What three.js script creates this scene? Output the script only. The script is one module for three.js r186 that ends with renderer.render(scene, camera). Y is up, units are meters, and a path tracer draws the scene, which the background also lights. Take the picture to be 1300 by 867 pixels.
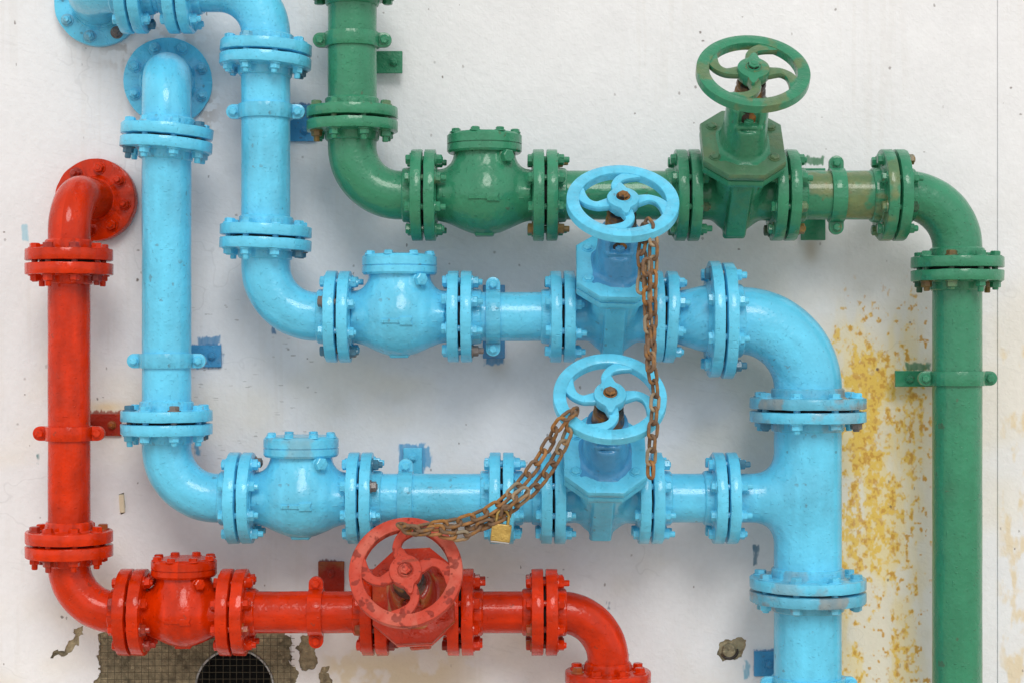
import * as THREE from 'three';
import { RoundedBoxGeometry } from 'three/addons/geometries/RoundedBoxGeometry.js';
import { mergeGeometries, toCreasedNormals } from 'three/addons/utils/BufferGeometryUtils.js';

// ------------------------------------------------------------------ camera, sky, sun, exposure
const EYE = 1.5, DIST = 4.24, FPX = 2200, ZP = 0.2;            // eye height, distance to the wall, lens in photo pixels, pipe axis off the wall
const scene = new THREE.Scene();
const camera = new THREE.PerspectiveCamera(2 * Math.atan(433.5 / FPX) * 180 / Math.PI, 1.5, 0.1, 100);
camera.position.set(0, EYE, DIST);
camera.lookAt(0, EYE, 0);
const V = (x, y, z) => new THREE.Vector3(x, y, z);
// a place in the photograph (1300 x 867) at a given distance from the wall, as a point in metres
const W = (px, py, z = ZP) => { const s = FPX / (DIST - z); return V((px - 650) / s, EYE + (433.5 - py) / s, z); };
const PX = (DIST - ZP) / FPX;                                  // metres per photo pixel at the pipes

const sstep = (a, b, x) => { const t = Math.min(1, Math.max(0, (x - a) / (b - a))); return t * t * (3 - 2 * t); };
const lerp = (a, b, t) => a + (b - a) * t;
const SUN_DIR = V(0.10, 0.60, 0.79).normalize();
{ // overcast sky shaped as fill: bright at the horizon, dimmed overhead to soften wall shade
  const w = 256, h = 128, d = new Float32Array(w * h * 4);
  for (let j = 0; j < h; j++) for (let i = 0; i < w; i++) {
    const lat = ((j + 0.5) / h - 0.5) * Math.PI, lon = ((i + 0.5) / w) * 2 * Math.PI;
    const y = Math.sin(lat), up = Math.max(0, y);
    const c = 1 + 0.10 * Math.sin(lon * 3 + 5 * y) * Math.cos(lon * 2 - 7 * y) * Math.cos(lat);
    const b = (lerp(1.08, 1.02, sstep(0.0, 0.5, up)) - 0.42 * sstep(0.45, 1, up)) * c;
    const k = (j * w + i) * 4;
    d[k] = b * 1.01; d[k + 1] = b; d[k + 2] = b * 0.985; d[k + 3] = 1;
  }
  const t = new THREE.DataTexture(d, w, h, THREE.RGBAFormat, THREE.FloatType);
  t.mapping = THREE.EquirectangularReflectionMapping;
  t.magFilter = t.minFilter = THREE.LinearFilter; t.needsUpdate = true;
  scene.background = t; scene.environment = t;
}
const sun = new THREE.DirectionalLight(new THREE.Color(1, 0.965, 0.91), 1.35);
sun.position.copy(SUN_DIR).multiplyScalar(8).add(V(0, EYE, 0));
sun.target.position.set(0, EYE, 0);
sun.castShadow = true; sun.shadow.radius = 44; sun.shadow.mapSize.set(2048, 2048);
Object.assign(sun.shadow.camera, { left: -3, right: 3, top: 3, bottom: -3, near: 1, far: 20 });
scene.add(sun, sun.target);
const EXPOSURE = 1.01;

// ------------------------------------------------------------------ helpers
let seed = 7;
const rnd = () => { seed = (seed * 1664525 + 1013904223) >>> 0; return seed / 4294967296; };
const rr = (a, b) => a + (b - a) * rnd();
function hash(x, y, s) {
  let h = Math.imul(x, 374761393) + Math.imul(y, 668265263) + Math.imul(s, 1274126177) | 0;
  h = Math.imul(h ^ (h >>> 13), 1274126177); h ^= h >>> 16;
  return (h >>> 0) / 4294967296;
}
function vnoise(x, y, s = 0, per = 0) {
  const xi = Math.floor(x), yi = Math.floor(y), fx = x - xi, fy = y - yi;
  const u = fx * fx * (3 - 2 * fx), v = fy * fy * (3 - 2 * fy);
  const m = per ? (a) => ((a % per) + per) % per : (a) => a;
  const x0 = m(xi), x1 = m(xi + 1), y0 = m(yi), y1 = m(yi + 1);
  return lerp(lerp(hash(x0, y0, s), hash(x1, y0, s), u), lerp(hash(x0, y1, s), hash(x1, y1, s), u), v);
}
function fbm(x, y, s = 0, oct = 4, per = 0) {
  let a = 0.5, t = 0, n = 0;
  for (let o = 0; o < oct; o++) { t += a * vnoise(x, y, s + o * 17, per); n += a; a *= 0.5; x *= 2; y *= 2; per *= 2; }
  return t / n;
}
const toS = (c) => c <= 0.0031308 ? c * 12.92 : 1.055 * Math.pow(c, 1 / 2.4) - 0.055;
const toL = (c) => c <= 0.04045 ? c / 12.92 : Math.pow((c + 0.055) / 1.055, 2.4);
const lin = (r, g, b) => [toL(r / 255), toL(g / 255), toL(b / 255)];
function tex(w, h, fn, colour, repeat = true) {                // fn(i, j, out) with j from the bottom; linear rgb 0..1 for colour maps
  const d = new Uint8Array(w * h * 4), o = [0, 0, 0];
  for (let j = 0; j < h; j++) for (let i = 0; i < w; i++) {
    fn(i, j, o); const k = (j * w + i) * 4;
    for (let c = 0; c < 3; c++) d[k + c] = Math.max(0, Math.min(255, Math.round((colour ? toS(Math.max(0, o[c])) : o[c]) * 255)));
    d[k + 3] = 255;
  }
  const t = new THREE.DataTexture(d, w, h, THREE.RGBAFormat, THREE.UnsignedByteType);
  if (colour) t.colorSpace = THREE.SRGBColorSpace;
  t.magFilter = THREE.LinearFilter; t.minFilter = THREE.LinearMipmapLinearFilter; t.generateMipmaps = true;
  t.wrapS = t.wrapT = repeat ? THREE.RepeatWrapping : THREE.ClampToEdgeWrapping; t.needsUpdate = true;
  return t;
}
const used = {};
function numbered(name) { const n = used[name] = (used[name] ?? -1) + 1; return n ? `${name}_${String(n).padStart(3, '0')}` : name; }
function thing(name, label, category, group, at) {
  const o = new THREE.Group(); o.name = numbered(name); o.position.copy(at ?? V(0, 0, 0)); scene.add(o);
  o.userData = { label, category }; if (group) o.userData.group = group;
  return o;
}
function part(name, geo, mat, parent, at, quat) {
  const m = new THREE.Mesh(geo, mat); m.name = name; m.castShadow = m.receiveShadow = true;
  if (at) m.position.copy(at); if (quat) m.quaternion.copy(quat);
  if (parent) parent.add(m);
  return m;
}
const UP = V(0, 1, 0);
const aim = (dir) => new THREE.Quaternion().setFromUnitVectors(UP, dir.clone().normalize());
const cache = {};
const cached = (key, fn) => cache[key] ?? (cache[key] = fn());
function merge(list) {
  const l = list.map((g) => { const q = g.index ? g.toNonIndexed() : g; for (const k of Object.keys(q.attributes)) if (!['position', 'normal', 'uv'].includes(k)) q.deleteAttribute(k); return q; });
  return mergeGeometries(l);
}
const n3 = (x, y, z, s) => (vnoise(x + z * 0.37, y + z * 0.61, s) + vnoise(y - x * 0.29, z + x * 0.43, s + 5) + vnoise(z - y * 0.33, x + y * 0.27, s + 9)) / 1.5 - 1;
function lumpy(g, amp, freq, s = 1) {                           // heavy brushed paint: the outline wanders a little
  const p = g.attributes.position, c = new THREE.Vector3(); g.computeBoundingSphere(); c.copy(g.boundingSphere.center);
  for (let i = 0; i < p.count; i++) {
    const x = p.getX(i), y = p.getY(i), z = p.getZ(i);
    p.setXYZ(i, x + amp * n3(x * freq, y * freq, z * freq, s), y + amp * n3(x * freq + 9, y * freq, z * freq, s + 21), z + amp * n3(x * freq, y * freq + 7, z * freq, s + 43));
  }
  return g;
}
function boxUV(g, off = 0) {                                   // uv in metres, by the side each face looks to
  g = g.index ? g.toNonIndexed() : g; const p = g.attributes.position, n = g.attributes.normal, uv = new Float32Array(p.count * 2);
  for (let i = 0; i < p.count; i += 3) {
    let a = 0, b = 0, c = 0;
    for (let k = 0; k < 3; k++) { a += n.getX(i + k); b += n.getY(i + k); c += n.getZ(i + k); }
    a = Math.abs(a); b = Math.abs(b); c = Math.abs(c);
    for (let k = 0; k < 3; k++) {
      const x = p.getX(i + k), y = p.getY(i + k), z = p.getZ(i + k);
      uv[(i + k) * 2] = (a > b && a > c ? z : x) + off; uv[(i + k) * 2 + 1] = (b > a && b > c ? z : y) + off * 0.7;
    }
  }
  g.setAttribute('uv', new THREE.BufferAttribute(uv, 2)); return g;
}
function lathe(pts, seg = 48, crease = 0.7) {                   // about Y; [radius, height] pairs; uv in metres
  const g = new THREE.LatheGeometry(pts.map(([r, y]) => new THREE.Vector2(r, y)), seg);
  const rm = Math.max(...pts.map((p) => p[0])), uv = g.attributes.uv; let len = 0; const acc = [0];
  for (let i = 1; i < pts.length; i++) acc.push(len += Math.hypot(pts[i][0] - pts[i - 1][0], pts[i][1] - pts[i - 1][1]));
  for (let i = 0; i < uv.count; i++) uv.setXY(i, uv.getX(i) * 2 * Math.PI * rm, acc[i % pts.length]);
  return toCreasedNormals(g, crease);
}
// tube through a list of points, radius may change along it; uv in metres
function sweep(pts, rad, seg = 48, closed = false) {
  const n = pts.length, R = typeof rad === 'function' ? rad : () => rad;
  const pos = [], nor = [], uv = [], idx = [], T = [];
  for (let i = 0; i < n; i++) {
    const a = closed ? pts[(i + n - 1) % n] : pts[Math.max(0, i - 1)], b = closed ? pts[(i + 1) % n] : pts[Math.min(n - 1, i + 1)];
    T.push(b.clone().sub(a).normalize());
  }
  let N = V(0, 0, -1); if (Math.abs(N.dot(T[0])) > 0.9) N = V(0, 1, 0);
  let len = 0; const off = rnd() * 3;
  for (let i = 0; i < n + (closed ? 1 : 0); i++) {
    const q = i % n, t = T[q];
    N = N.clone().sub(t.clone().multiplyScalar(N.dot(t))).normalize(); const B = t.clone().cross(N);
    if (i) len += pts[q].distanceTo(pts[(i - 1) % n]);
    const r = R(i / Math.max(1, n - 1), i), r1 = R(Math.min(1, (i + 1) / (n - 1)), Math.min(n - 1, i + 1)), r0 = R(Math.max(0, (i - 1) / (n - 1)), Math.max(0, i - 1));
    const ds = pts[Math.min(n - 1, q + 1)].distanceTo(pts[Math.max(0, q - 1)]) || 1, slope = (r1 - r0) / ds;
    for (let k = 0; k <= seg; k++) {
      const a = k / seg * Math.PI * 2, d = N.clone().multiplyScalar(Math.cos(a)).addScaledVector(B, Math.sin(a));
      const p = pts[q].clone().addScaledVector(d, r), m = d.clone().addScaledVector(t, -slope).normalize();
      pos.push(p.x, p.y, p.z); nor.push(m.x, m.y, m.z); uv.push(a * r + off, len + off);
    }
  }
  const rows = n + (closed ? 1 : 0), s = seg + 1;
  for (let i = 0; i < rows - 1; i++) for (let k = 0; k < seg; k++) { const a = i * s + k, b = a + s; idx.push(a, a + 1, b, b, a + 1, b + 1); }
  const g = new THREE.BufferGeometry();
  g.setAttribute('position', new THREE.Float32BufferAttribute(pos, 3)); g.setAttribute('normal', new THREE.Float32BufferAttribute(nor, 3));
  g.setAttribute('uv', new THREE.Float32BufferAttribute(uv, 2)); g.setIndex(idx);
  return g;
}
// corner points joined by straight runs and round bends
function route(corners, bend, step = 0.006) {
  const out = [corners[0].clone()], n = corners.length;
  const run = (a, b) => { const k = Math.max(1, Math.ceil(a.distanceTo(b) / 0.02)); for (let i = 1; i <= k; i++) out.push(a.clone().lerp(b, i / k)); };
  let prev = corners[0];
  for (let i = 1; i < n - 1; i++) {
    const c = corners[i], d0 = corners[i - 1].clone().sub(c).normalize(), d1 = corners[i + 1].clone().sub(c).normalize();
    const ang = Math.acos(Math.max(-1, Math.min(1, d0.dot(d1)))), tl = bend / Math.tan(ang / 2);
    const a = c.clone().addScaledVector(d0, tl), b = c.clone().addScaledVector(d1, tl);
    run(prev, a);
    const ctr = c.clone().add(d0.clone().add(d1).normalize().multiplyScalar(bend / Math.sin(ang / 2)));
    const ra = a.clone().sub(ctr), rb = b.clone().sub(ctr), tot = Math.PI - ang, ax = ra.clone().cross(rb).normalize(), k = Math.ceil(tot * bend / step);
    for (let q = 1; q <= k; q++) out.push(ctr.clone().add(ra.clone().applyAxisAngle(ax, tot * q / k)));
    prev = b;
  }
  run(prev, corners[n - 1]);
  return out;
}
// distance-field casting: surface nets over a grid, vertices settled on the surface, normals from the gradient
const smin = (a, b, k) => { const h = Math.max(k - Math.abs(a - b), 0) / k; return Math.min(a, b) - h * h * k * 0.25; };
const smax = (a, b, k) => -smin(-a, -b, k);
const sdBox = (x, y, z, a, b, c, r = 0) => { const qx = Math.abs(x) - a + r, qy = Math.abs(y) - b + r, qz = Math.abs(z) - c + r; return Math.hypot(Math.max(qx, 0), Math.max(qy, 0), Math.max(qz, 0)) + Math.min(Math.max(qx, qy, qz), 0) - r; };
const sdCyl = (rad2d, h, R, H, r = 0) => { const a = rad2d - R + r, b = Math.abs(h) - H + r; return Math.min(Math.max(a, b), 0) + Math.hypot(Math.max(a, 0), Math.max(b, 0)) - r; };
function cast(f, lo, hi, h) {
  const nx = Math.ceil((hi[0] - lo[0]) / h) + 1, ny = Math.ceil((hi[1] - lo[1]) / h) + 1, nz = Math.ceil((hi[2] - lo[2]) / h) + 1;
  const val = new Float32Array(nx * ny * nz), id = new Int32Array(nx * ny * nz).fill(-1), at = (i, j, k) => (k * ny + j) * nx + i;
  for (let k = 0; k < nz; k++) for (let j = 0; j < ny; j++) for (let i = 0; i < nx; i++) val[at(i, j, k)] = f(lo[0] + i * h, lo[1] + j * h, lo[2] + k * h);
  const pos = [], nor = [], idx = [];
  const E = [[0, 1], [2, 3], [4, 5], [6, 7], [0, 2], [1, 3], [4, 6], [5, 7], [0, 4], [1, 5], [2, 6], [3, 7]];
  for (let k = 0; k < nz - 1; k++) for (let j = 0; j < ny - 1; j++) for (let i = 0; i < nx - 1; i++) {
    const v = []; let neg = 0;
    for (let c = 0; c < 8; c++) { const q = val[at(i + (c & 1), j + (c >> 1 & 1), k + (c >> 2))]; v.push(q); if (q < 0) neg++; }
    if (!neg || neg === 8) continue;
    let sx = 0, sy = 0, sz = 0, n = 0;
    for (const [a, b] of E) if ((v[a] < 0) !== (v[b] < 0)) {
      const t = v[a] / (v[a] - v[b]); n++;
      sx += lerp(a & 1, b & 1, t); sy += lerp(a >> 1 & 1, b >> 1 & 1, t); sz += lerp(a >> 2, b >> 2, t);
    }
    let x = lo[0] + (i + sx / n) * h, y = lo[1] + (j + sy / n) * h, z = lo[2] + (k + sz / n) * h, g;
    const e = h * 0.3;
    for (let it = 0; it < 2; it++) {
      g = [f(x + e, y, z) - f(x - e, y, z), f(x, y + e, z) - f(x, y - e, z), f(x, y, z + e) - f(x, y, z - e)];
      const l = Math.hypot(...g) || 1; g = g.map((q) => q / l);
      if (it === 0) { const d = Math.max(-h, Math.min(h, f(x, y, z))); x -= g[0] * d * 0.8; y -= g[1] * d * 0.8; z -= g[2] * d * 0.8; }
    }
    id[at(i, j, k)] = pos.length / 3; pos.push(x, y, z); nor.push(...g);
  }
  const quad = (a, b, c, d, flip) => { if (a < 0 || b < 0 || c < 0 || d < 0) return; if (flip) idx.push(a, c, b, a, d, c); else idx.push(a, b, c, a, c, d); };
  for (let k = 1; k < nz - 1; k++) for (let j = 1; j < ny - 1; j++) for (let i = 1; i < nx - 1; i++) {
    const s = val[at(i, j, k)] < 0;
    if (s !== val[at(i + 1, j, k)] < 0) quad(id[at(i, j - 1, k - 1)], id[at(i, j, k - 1)], id[at(i, j, k)], id[at(i, j - 1, k)], !s);
    if (s !== val[at(i, j + 1, k)] < 0) quad(id[at(i - 1, j, k - 1)], id[at(i - 1, j, k)], id[at(i, j, k)], id[at(i, j, k - 1)], !s);
    if (s !== val[at(i, j, k + 1)] < 0) quad(id[at(i - 1, j - 1, k)], id[at(i, j - 1, k)], id[at(i, j, k)], id[at(i - 1, j, k)], !s);
  }
  const g = new THREE.BufferGeometry();
  g.setAttribute('position', new THREE.Float32BufferAttribute(pos, 3)); g.setAttribute('normal', new THREE.Float32BufferAttribute(nor, 3)); g.setIndex(idx);
  return boxUV(g);
}

// ------------------------------------------------------------------ materials
const lumps = tex(512, 512, (i, j, o) => {                       // brushed-on enamel: orange peel, brush sag, a few runs
  const x = i / 512, y = j / 512;
  const a = fbm(x * 12, y * 12, 3, 4, 12), b = fbm(x * 40, y * 40, 9, 3, 40), c = vnoise(x * 24, y * 6, 21, 6), s = vnoise(x * 70, y * 70, 40, 70);
  o[0] = o[1] = o[2] = 0.45 * a + 0.25 * b + 0.18 * c + 0.25 * sstep(0.86, 0.96, s);
}, false);
const clone = (t, rx, ry = rx) => { const c = t.clone(); c.repeat.set(rx, ry); c.needsUpdate = true; return c; };
const lumpsA = clone(lumps, 1 / 0.30);
function enamel(base, { rust = 0, fade = 0, seed: s = 1, rough = 0.31, grime = 1, dark = 0.14, streak = 0.22, chip = 0.4 }) {
  const map = tex(512, 512, (i, j, o) => {
    const x = i / 512, y = j / 512;
    const a = fbm(x * 5, y * 5, s, 5, 5), b = fbm(x * 22, y * 22, s + 50, 3, 22), sp = vnoise(x * 90, y * 90, s + 80, 90), st = fbm(x * 30, y * 5, s + 120, 3, 5);
    let k = 1 + (a - 0.5) * 2 * dark + (b - 0.5) * dark + (st - 0.5) * streak;
    let r = base[0] * k, g = base[1] * k, u = base[2] * k;
    const sp2 = grime * sstep(0.95, 0.99, sp) * 0.4; r = lerp(r, r * 0.35 + 0.01, sp2); g = lerp(g, g * 0.35 + 0.01, sp2); u = lerp(u, u * 0.35 + 0.01, sp2);
    const gr = grime * 0.1 * sstep(0.56, 0.72, fbm(x * 9, y * 9, s + 300, 4, 9)); r = lerp(r, 0.11, gr * 0.5); g = lerp(g, 0.11, gr * 0.5); u = lerp(u, 0.09, gr * 0.5);
    const ch = chip * sstep(0.77, 0.79, fbm(x * 30, y * 30, s + 600, 3, 30)) * sstep(0.56, 0.64, fbm(x * 6, y * 6, s + 640, 3, 6)); r = lerp(r, 0.10, ch); g = lerp(g, 0.055, ch); u = lerp(u, 0.035, ch);
    if (fade) { const f = fade * sstep(0.4, 0.62, fbm(x * 8, y * 8, s + 210, 4, 8)); r = lerp(r, 0.60, f * 0.5); g = lerp(g, 0.13, f); u = lerp(u, 0.09, f); const d = fade * sstep(0.62, 0.68, fbm(x * 30, y * 30, s + 260, 3, 30)) * 0.75; r = lerp(r, 0.12, d); g = lerp(g, 0.012, d); u = lerp(u, 0.008, d); }
    if (rust) {
      const n = fbm(x * 7, y * 7, s + 400, 5, 7), f = rust * sstep(0.60 - rust * 0.17, 0.70 - rust * 0.12, n + 0.15 * (b - 0.5));
      const rs = fbm(x * 30, y * 30, s + 440, 3, 30), c = [lerp(0.46, 0.15, rs), lerp(0.22, 0.055, rs), lerp(0.035, 0.018, rs)];
      r = lerp(r, c[0], f); g = lerp(g, c[1], f); u = lerp(u, c[2], f);
    }
    o[0] = r; o[1] = g; o[2] = u;
  }, true);
  map.repeat.set(1 / 0.55, 1 / 0.55);
  return new THREE.MeshPhysicalMaterial({ map, bumpMap: lumpsA, bumpScale: 0.0042, roughness: rough, specularIntensity: 0.5, clearcoat: 0.4, clearcoatRoughness: 0.1 });
}
const BLUE = [0.118, 0.575, 0.84], GREEN = [0.032, 0.225, 0.122], RED = [0.56, 0.026, 0.0003];
const M = {
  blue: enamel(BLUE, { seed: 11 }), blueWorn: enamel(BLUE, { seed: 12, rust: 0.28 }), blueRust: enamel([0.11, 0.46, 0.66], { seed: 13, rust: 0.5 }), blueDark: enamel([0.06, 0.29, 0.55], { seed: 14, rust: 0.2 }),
  green: enamel(GREEN, { seed: 21 }), greenWorn: enamel(GREEN, { seed: 22, rust: 0.3 }), greenRust: enamel(GREEN, { seed: 29, rust: 0.36 }), greenOld: enamel([0.07, 0.185, 0.10], { seed: 24, rust: 0.12, rough: 0.5, grime: 1.6 }),
  red: enamel(RED, { seed: 31, rough: 0.22, dark: 0.3, streak: 0.5 }), redWheel: enamel([0.50, 0.06, 0.035], { seed: 32, fade: 0.8, rough: 0.5 }), redRust: enamel([0.32, 0.02, 0.008], { seed: 33, rust: 0.5, rough: 0.4 }), redOld: enamel([0.42, 0.02, 0.003], { seed: 34, fade: 0.1, rust: 0.2, rough: 0.32 }),
};
M.blueDirt = enamel([0.05, 0.17, 0.26], { seed: 15, rust: 0.5, rough: 0.5, grime: 2 }); M.greenDirt = enamel([0.02, 0.08, 0.04], { seed: 25, rust: 0.5, rough: 0.5, grime: 2 }); M.redDirt = enamel([0.22, 0.012, 0.004], { seed: 35, rust: 0.3, rough: 0.4, grime: 2 });
const plain = (rgb, rough, metal = 0, bump = 0.001) => new THREE.MeshStandardMaterial({ color: new THREE.Color().setRGB(...rgb), roughness: rough, metalness: metal, bumpMap: lumpsA, bumpScale: bump });
M.gasket = plain([0.018, 0.018, 0.02], 0.8);
M.grease = enamel([0.035, 0.025, 0.02], { seed: 51, rust: 0.7, rough: 0.6 });
M.chain = enamel([0.17, 0.105, 0.065], { seed: 52, rust: 0.55, rough: 0.75, grime: 1.5, dark: 0.4 }); M.chain.clearcoat = 0; M.chain.map.repeat.set(6, 6);
M.chainPale = enamel([0.34, 0.28, 0.20], { seed: 57, rust: 0.5, rough: 0.7, dark: 0.4, grime: 1.5 }); M.chainPale.clearcoat = 0; M.chainPale.map.repeat.set(6, 6);
M.chainGold = enamel([0.30, 0.15, 0.06], { seed: 54, rust: 0.9, rough: 0.7, dark: 0.5 }); M.chainGold.clearcoat = 0; M.chainGold.map.repeat.set(6, 6);
M.brass = enamel([0.46, 0.31, 0.085], { seed: 56, rough: 0.42, grime: 2, dark: 0.3 }); M.brass.metalness = 0.6; M.brass.map.repeat.set(5, 5); M.steel = plain([0.45, 0.45, 0.44], 0.35, 0.8); M.zinc = plain([0.36, 0.36, 0.36], 0.5, 0.6);
M.void = plain([0.02, 0.02, 0.02], 0.9); M.plastic = plain([0.70, 0.62, 0.45], 0.6);

// ------------------------------------------------------------------ the wall, painted plaster over concrete
// wall coordinates below are photo pixels at the wall plane
const UL = -180, UR = 1480, VT = -130, VB = 1000, SW = FPX / DIST;
const wallX = (u) => (u - 650) / SW, wallY = (v) => EYE + (433.5 - v) / SW;
const splashes = [                                              // paint brushed past the brackets: u, v, half width, half height, colour
  [262, 452, 19, 15, [0.05, 0.22, 0.42]], [263, 434, 14, 6, [0.05, 0.24, 0.46]], [523, 583, 17, 20, [0.07, 0.33, 0.58]], [540, 580, 7, 14, [0.09, 0.36, 0.6]], [628, 456, 12, 7, [0.07, 0.28, 0.5]],
  [386, 154, 17, 22, [0.04, 0.15, 0.32]], [420, 731, 15, 20, [0.18, 0.012, 0.008]], [134, 535, 19, 13, [0.30, 0.035, 0.01]], [972, 840, 14, 15, [0.06, 0.26, 0.5]], [250, 568, 3, 9, [0.1, 0.4, 0.65]], [30, 295, 3, 9, [0.35, 0.6, 0.72]],
  [960, 705, 3, 12, [0.08, 0.2, 0.3]], [948, 850, 3, 12, [0.2, 0.45, 0.6]], [1032, 205, 14, 5, [0.05, 0.2, 0.1]], [1167, 466, 16, 5, [0.06, 0.22, 0.12]], [46, 583, 1.5, 6, [0.05, 0.2, 0.22]], [773, 768, 2, 5, [0.04, 0.1, 0.2]], [347, 419, 2, 4, [0.05, 0.2, 0.4]],
];
const specks = []; { const keep = seed; seed = 991; for (let i = 0; i < 200; i++) specks.push([rr(0, 1300), rr(0, 867), rr(0.6, 1.9), rr(0.6, 2.6), rr(0.3, 0.9)]); for (let i = 0; i < 70; i++) specks.push([rr(240, 420), rr(380, 600), rr(1.5, 4), rr(0.5, 1.0), rr(0.15, 0.5)]); seed = keep; }
const speckGrid = {}; for (const s of specks) { const k = (s[0] >> 4) + '_' + (s[1] >> 4); for (let a = -1; a < 2; a++) for (let b = -1; b < 2; b++) (speckGrid[((s[0] >> 4) + a) + '_' + ((s[1] >> 4) + b)] ??= []).push(s); }
const TW = 2048, TH = 1394;
const plasterMap = tex(TW, TH, (i, j, o) => {
  const u = UL + (i + 0.5) / TW * (UR - UL), v = VB - (j + 0.5) / TH * (VB - VT);
  const big = fbm(u / 260, v / 260, 5, 4), mid = fbm(u / 45, v / 45, 15, 4), fine = fbm(u / 5, v / 5, 25, 2);
  let k = 0.925 + (big - 0.5) * 0.10 + (mid - 0.5) * 0.07 + (fine - 0.5) * 0.05;
  let r = 0.835 * k, g = 0.852 * k, b = 0.885 * k;
  const warm = sstep(0.45, 0.75, fbm(u / 150, v / 130, 33, 4)) * sstep(200, 460, v) * 0.75;          // old rain dirt lower down, its tint also painted in to warm the shade
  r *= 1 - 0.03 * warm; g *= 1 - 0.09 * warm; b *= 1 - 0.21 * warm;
  // rust that ran down the plaster beside the blue riser
  const top = sstep(330, 480, v + 60 * (fbm(u / 40, v / 40, 61, 3) - 0.5)), cx = 1112 + 14 * (fbm(v / 90, 3, 63, 2) - 0.5), wd = v < 560 ? 66 : 64;
  const bell = Math.exp(-Math.pow(Math.abs(u - cx) / wd, 3.2)) * top;
  const n1 = fbm(u / 6, v / 8, 71, 3), n2 = fbm(u / 26, v / 70, 73, 4), n3 = fbm(u / 9, v / 110, 75, 3), patch = Math.exp(-Math.pow((u - 1092) / 32, 2) - Math.pow((v - 500) / 90, 2)) * 0.16 + Math.exp(-Math.pow((u - 1085) / 22, 2) - Math.pow((v - 690) / 60, 2)) * 0.16 + Math.exp(-Math.pow((u - 1116) / 14, 2) - Math.pow((v - 650) / 90, 2)) * 0.1;
  const n0 = fbm(u / 2.4, v / 3.4, 79, 2), e = n1 * 0.42 + n0 * 0.16 + n2 * 0.24 + n3 * 0.18 + patch * 0.8;
  let a = sstep(0.50, 0.61, e - 0.10 * (1 - bell)) * sstep(0.02, 0.3, bell);
  const wash = bell * (0.5 + 0.5 * sstep(0.42, 0.58, n2 + patch));
  r = lerp(r, 0.84, wash * 0.66); g = lerp(g, 0.64, wash * 0.66); b = lerp(b, 0.20, wash * 0.66);
  const core = sstep(0.5, 0.72, fbm(u / 4, v / 5, 77, 3));
  r = lerp(r, lerp(0.80, 0.60, core), a * 0.8); g = lerp(g, lerp(0.51, 0.29, core), a * 0.8); b = lerp(b, lerp(0.045, 0.02, core), a * 0.8);
  const stray = sstep(330, 420, v) * sstep(1060, 1080, u) * (1 - sstep(1176, 1188, u)) * sstep(0.70, 0.76, n1 + 0.06 * (n2 - 0.5)) * 0.85;
  r = lerp(r, 0.6, stray); g = lerp(g, 0.31, stray); b = lerp(b, 0.05, stray);
  // weaker stains at the right edge and low in the middle
  const edge = sstep(1262, 1280, u) * sstep(330, 470, v) * sstep(0.52, 0.72, fbm(u / 14, v / 30, 81, 4)) * 0.55 + sstep(1185, 1200, u) * 0;
  r = lerp(r, 0.72, edge); g = lerp(g, 0.53, edge); b = lerp(b, 0.22, edge);
  const low = sstep(795, 850, v) * sstep(395, 430, u) * (1 - sstep(540, 640, u)) * (0.35 + 0.65 * sstep(0.42, 0.62, fbm(u / 20, v / 24, 91, 4)));
  r = lerp(r, 0.62, low * 0.6); g = lerp(g, 0.50, low * 0.6); b = lerp(b, 0.24, low * 0.6);
  const yb = Math.exp(-Math.pow((u - 135) / 22, 2) - Math.pow((v - 517) / 7, 2)) * 0.6; g = lerp(g, 0.55, yb); b = lerp(b, 0.22, yb);
  const drip = Math.exp(-Math.pow((u - 1030) / 10, 2)) * sstep(300, 312, v) * (1 - sstep(318, 345, v)) * 0.5 + Math.exp(-Math.pow((u - 632) / 14, 2)) * sstep(452, 458, v) * (1 - sstep(462, 490, v)) * 0.4;
  r = lerp(r, 0.36, drip); g = lerp(g, 0.27, drip); b = lerp(b, 0.15, drip);
  const soot = Math.exp(-Math.pow((u - 190) / 60, 2) - Math.pow((v - 60) / 30, 2)) * sstep(0.42, 0.6, fbm(u / 12, v / 12, 95, 4)) * 0.55 + Math.exp(-Math.pow((u - 262) / 16, 2) - Math.pow((v - 140) / 30, 2)) * sstep(0.4, 0.6, fbm(u / 8, v / 8, 96, 4)) * 0.5;
  r = lerp(r, 0.30, soot); g = lerp(g, 0.22, soot); b = lerp(b, 0.17, soot);
  const run = sstep(0.56, 0.72, fbm(u / 7, v / 170, 141, 3)) * sstep(0.5, 0.65, fbm(u / 120, v / 200, 143, 2)) * 0.03; r *= 1 - run * 0.8; g *= 1 - run; b *= 1 - run * 1.3;
  const scr = sstep(0.70, 0.76, fbm(u / 22 + v / 30, v / 2.2 - u / 9, 151, 3)) * sstep(0.60, 0.72, fbm(u / 90, v / 90, 153, 2)) * 0.05; r *= 1 - scr; g *= 1 - scr; b *= 1 - scr;
  const crack = sstep(0.012, 0.0, Math.abs(fbm(u / 70, v / 70, 131, 4) - 0.5)) * sstep(0.62, 0.75, fbm(u / 160, v / 160, 133, 2)) * 0.10; r *= 1 - crack; g *= 1 - crack; b *= 1 - crack;
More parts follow.
